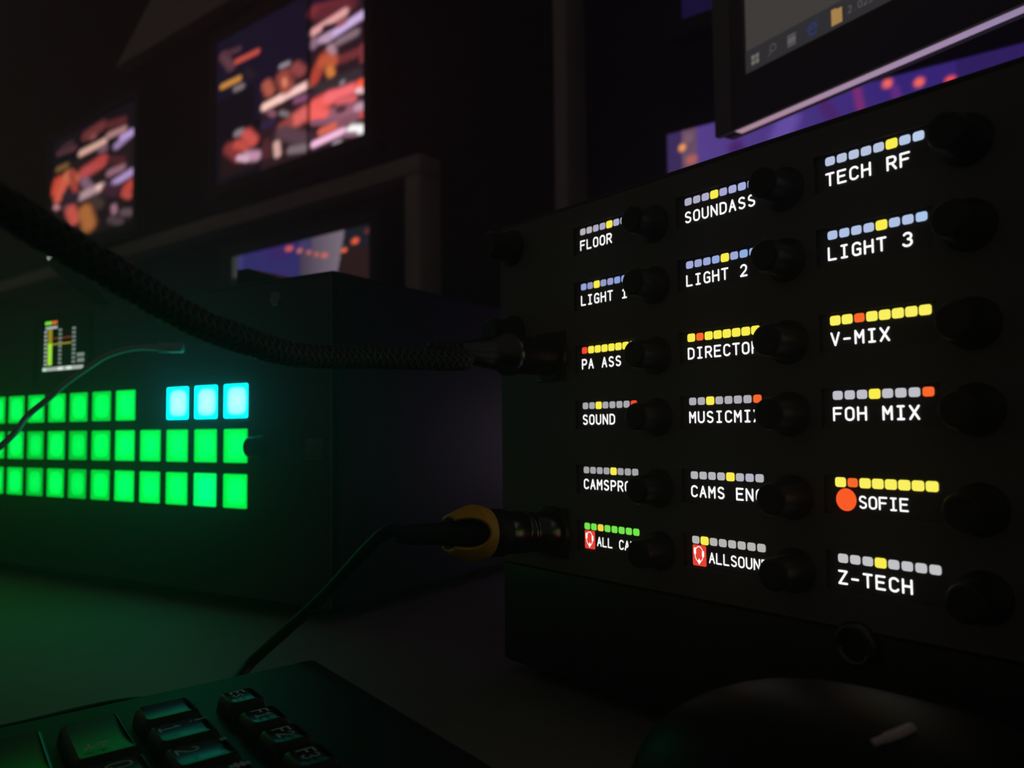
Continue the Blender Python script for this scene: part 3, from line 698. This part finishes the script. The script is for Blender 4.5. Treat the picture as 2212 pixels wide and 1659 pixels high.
m.add(vs, fs, 0, True); m.obj('collar', YELLOW, yc)['label'] = 'yellow collar'
m = MB(); m.lathe(jl, nY, [(0.0345, 0.0070), (0.039, 0.0064), (0.046, 0.0048), (0.054, 0.0038), (0.066, 0.0034), (0.070, 0.0026)], 32); m.obj('strain_relief', RUBBER, yc)
tail = [jq + nY * 0.066, jq + nY * 0.076] + [pw(*q) for q in [(-0.0688, 0.295, -0.0595), (-0.0904, 0.312, -0.0787), (-0.1033, 0.322, -0.0901), (-0.1108, 0.3007, -0.0963)]] + [Vector((-0.142, 0.290, DESK + 0.0024)), Vector((-0.168, 0.265, DESK + 0.0024)), Vector((-0.21, 0.235, DESK + 0.0024)), Vector((-0.25, 0.22, DESK + 0.0024))]
m = MB(); m.tube(rel(yc, smoothpath(tail, 12)), 0.0022, 12); m.obj('cord', RUBBER, yc)

# ------------------------------------------------------------------ thin gooseneck microphone over the button panel
gm = thing('gooseneck_microphone', 'thin gooseneck microphone bending over the green buttons', 'microphone', (GOOSE[-1][0], GOOSE[-1][1], DESK))
gp = [pw(*q) for q in GOOSE]
gp[-1].z = DESK + 0.018
m = MB(); m.tube(rel(gm, smoothpath(gp[1:], 12)), 0.0015, 12); m.obj('arm', BOOM, gm)
h0, h1 = gp[1], gp[0]
ax = (h0 - h1).normalized()
m = MB(); m.lathe(h1 - gm.location, ax, [(-0.0002, 0.0012), (0.0003, 0.0026), (0.013, 0.0026), (0.0136, 0.0016)], 24); m.obj('capsule', BOOM, gm)
m = MB(); m.lathe(h1 - gm.location, ax, [(0.0132, 0.0017), (0.021, 0.0016)], 20); m.obj('neck_sleeve', BOOM, gm)
m = MB(); m.lathe((0, 0, 0), (0, 0, 1), [(0, 0.030), (0.012, 0.028), (0.016, 0.010), (0.020, 0.004)], 36); m.obj('base', BLACK, gm)

# ------------------------------------------------------------------ small things on top of the button panel's case
x, y = on_b(0.0, 0.03)
t = MB(); prof = [(0, 0), (0.052, 0), (0.052, 0.003), (0.014, 0.0150), (0.010, 0.0165), (0.0, 0.0165)]
t.add([(a, 0, b) for a, b in prof] + [(a, 0.05, b) for a, b in prof], [(0, 1, 2, 3, 4, 5), (11, 10, 9, 8, 7, 6)] + [(i, (i + 6), (i + 1) % 6 + 6, (i + 1) % 6) for i in range(6)])
o = t.obj('power_adapter', BEZEL); tag(o, 'small black wedge-shaped adapter on top of the button panel, before the lower wall monitor', 'adapter')
x, y = on_b(-0.027, 0.03); o.location = (x, y, TOPZ); o.rotation_euler.z = B_ROT
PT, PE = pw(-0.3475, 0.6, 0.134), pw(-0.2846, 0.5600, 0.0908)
pl = thing('audio_plug', 'small black plug whose tip glows as an added white glint, leaning up on top of the button panel', 'plug', (PE.x, PE.y, PE.z))
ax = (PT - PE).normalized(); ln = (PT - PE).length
m = MB(); m.lathe((0, 0, 0), ax, [(0, 0.002), (0.004, 0.0035), (0.03, 0.0062), (ln - 0.012, 0.0062), (ln - 0.010, 0.004)], 24); m.obj('grip', RUBBER, pl)
m = MB(); m.lathe(ax * (ln - 0.0105), ax, [(0, 0.0034), (0.004, 0.0034), (0.0046, 0.0026), (0.008, 0.0030), (0.0105, 0.0010)], 20); m.obj('glint_tip', emit('white_tip_glint', (0.9, 0.92, 0.9), 0.5), pl)  # no lamp here: the emission paints a white glint on the tip

# ------------------------------------------------------------------ keyboard
kb = thing('keyboard', 'black computer keyboard lying on the desk in the lower left', 'keyboard')
K = Vector((0.5801, -0.8146, 0)).normalized()
TILT = math.radians(2.0)
Vp = Vector((-K.y, K.x, 0))
V = (Vp * math.cos(TILT) + Vector((0, 0, math.sin(TILT)))).normalized()
N = K.cross(V).normalized()
ORG = Vector((-0.1013, 0.2209, EYE -0.0787))               # lower left of the "1" key's top
kb.matrix_world = Matrix(((K.x, V.x, N.x, ORG.x), (K.y, V.y, N.y, ORG.y), (K.z, V.z, N.z, ORG.z), (0, 0, 0, 1)))
KP = 0.0185
m = MB(); m.box(-0.044, 0.262, -0.080, 0.067, -0.0150, -0.0050, bev=0.003, seg=3); m.obj('shell', KEYB, kb)
def keycap(x0, x1, y0, y1):
    b = MB(); rings = []
    for h, ins in ((-0.0075, 0.0006), (-0.002, 0.0016), (-0.0004, 0.0022), (0.0, 0.0030)):
        rings.append([(p[0], p[1], h) for p in rrect(x0 + ins, x1 - ins, y0 + ins, y1 - ins, 0.0016, 3)])
    b.ring_loft(rings, 0, False, False)
    # dished top
    nx, ny = 6, 4; vs = []; fs = []
    a0, a1, c0, c1 = x0 + 0.003, x1 - 0.003, y0 + 0.003, y1 - 0.003
    for j in range(ny + 1):
        for i in range(nx + 1):
            tx = i / nx; vs.append((a0 + (a1 - a0) * tx, c0 + (c1 - c0) * j / ny, -0.0011 * (1 - (2 * tx - 1) ** 2)))
    for j in range(ny):
        for i in range(nx): fs.append((j * (nx + 1) + i, j * (nx + 1) + i + 1, (j + 1) * (nx + 1) + i + 1, (j + 1) * (nx + 1) + i))
    b.add(vs, fs, 0, True)
    return b
LEGS = {}
def key(x, y, w, hgt, legs=()):
    b = keycap(x, x + w, y, y + hgt); k = b.obj('key', KEYM, kb)
    if legs:
        lm = MB()
        for txt, lx, ly, sz in legs:
            write(lm, txt, x + lx, y + ly, sz * 0.85, sz * 0.6, sz, 0.0006, lambda a, c: (a, c, 0.00012))
        lm.obj('legend', LEGEND, k)
FY = 0.0222
GLY['>'] = [[(0, .25), (.8, .25)], [(.55, .42), (.8, .25), (.55, .08)], [(.9, .45), (.9, .05)], [(1, .75), (.2, .75)], [(.45, .92), (.2, .75), (.45, .58)], [(.1, .95), (.1, .55)]]
key(-0.0140, FY, 0.0165, 0.0140, [('Esc', 0.0040, 0.0048, 0.0036)])
for i in range(12):
    key(0.0058 + i * 0.0173 + (i // 4) * 0.006, FY, 0.0165, 0.0140, [('F%d' % (i + 1), 0.0044, 0.0048, 0.0040)] if i < 4 else ())
key(-0.0185, 0.0, KP, 0.0185)
for i, (a, b) in enumerate((('1', '!'), ('2', '"'), ('3', '#'))):
    key(0.0004 + i * KP, 0.0, KP, 0.0185, [(a, 0.0056, 0.0038, 0.0050), (b, 0.0044, 0.0118, 0.0042)])
for i in range(3, 12): key(0.0004 + i * KP, 0.0, KP, 0.0185)
key(-0.0185, -0.0188, 0.0350, 0.0185, [('>', 0.0235, 0.0045, 0.0062)])
for i, a in enumerate('QWE'): key(0.0168 + i * KP, -0.0188, KP, 0.0185, [(a, 0.0056, 0.0072, 0.0056)])
for i in range(3, 11): key(0.0168 + i * KP, -0.0188, KP, 0.0185)
key(-0.0185, -0.0376, KP * 2.1, 0.0185)
for i in range(11): key(0.0205 + i * KP, -0.0376, KP, 0.0185)
key(-0.0185, -0.0564, KP * 1.6, 0.0185)
for i in range(11): key(0.0113 + i * KP, -0.0564, KP, 0.0185)
key(-0.0185, -0.0752, KP * 1.3, 0.0185)
key(0.0057, -0.0752, KP * 1.3, 0.0185); key(0.0298, -0.0752, KP * 6.2, 0.0185)
for i in range(5): key(0.1447 + i * KP, -0.0752, KP, 0.0185)
for x in (-0.03, 0.25):
    for y in (-0.068, 0.056):
        p = ORG + K * x + V * y - N * 0.0149
        m = MB(); m.lathe((x, y, -0.0149), (0, 0, -1), [(0, 0.006), ((p.z - DESK) / N.z, 0.0055)], 16); m.obj('foot', RUBBER, kb)

# ------------------------------------------------------------------ mouse in the lower right foreground
mo = thing('computer_mouse', 'black computer mouse with one highlight modelled as a pale strip, in the dark foreground before the intercom panel', 'mouse', (0.0725, 0.1600, DESK), A_ROT)
MA, MBW, MH, ME = 0.062, 0.031, 0.0445, 2.5
def mouse_shell(z0, z1, grow=0.0):
    b = MB(); rings = []
    for j in range(13):
        z = z0 + (z1 - z0) * math.sin(j / 12 * PI / 2)
        k = max(0.0, 1 - (z / (MH + 0.00001)) ** ME) ** (1 / ME)
        rg = []
        for i in range(56):
            a = 2 * PI * i / 56; c_, s_ = math.cos(a), math.sin(a)
            rg.append(((MA * k + grow) * math.copysign(abs(c_) ** (2 / ME), c_), (MBW * k + grow) * math.copysign(abs(s_) ** (2 / ME), s_), z))
        rings.append(rg)
    return b.ring_loft(rings)
mouse_shell(0.0010, 0.0175, -0.0012).obj('body', RUBBER, mo)
mouse_shell(0.0185, MH).obj('top_shell', pbr('black_mouse_shell', (0.008, 0.008, 0.008), 0.5, 0, 0.25), mo)
m = MB(); m.tube(smoothpath([(0.0045, -0.0145, 0.0416), (0.0068, -0.0115, 0.0428), (0.0085, -0.0075, 0.0438)], 6), [0.0008] * 4 + [0.0011] * 8 + [0.0009], 10); m.obj('highlight_strip', pbr('pale_highlight', (0.75, 0.65, 0.68), 0.35, 0, 0.5), mo)  # glossy highlight on the shell, put in as a pale strip
m = MB(); m.lathe((0.040, -0.004, 0.0335), (0, 1, 0), [(0, 0.0065), (0.001, 0.0075), (0.007, 0.0075), (0.008, 0.0065)], 28); m.obj('scroll_wheel', RUBBER, mo)

# ------------------------------------------------------------------ thin haze volume added over the desk for a lens-glare glow
m = MB(); m.box(-1.28, 1.28, -0.72, 0.26, 0.0005, 0.85)
hz = m.obj('glare_haze', bpy.data.materials.new('thin_glare_haze'))
hz.location = (-0.1, 0.3, DESK); hz.rotation_euler.z = WROT
hm = hz.data.materials[0]; hm.use_nodes = True
nt = hm.node_tree; nt.nodes.remove(nt.nodes['Principled BSDF'])
vsc = nt.nodes.new('ShaderNodeVolumeScatter'); vsc.inputs['Density'].default_value = 0.27; vsc.inputs['Anisotropy'].default_value = 0.8
nt.links.new(vsc.outputs[0], nt.nodes['Material Output'].inputs['Volume'])
tag(hz, 'thin haze volume added over the desk for a lens-glare glow around its lit panels', 'haze'); hz['kind'] = 'stuff'
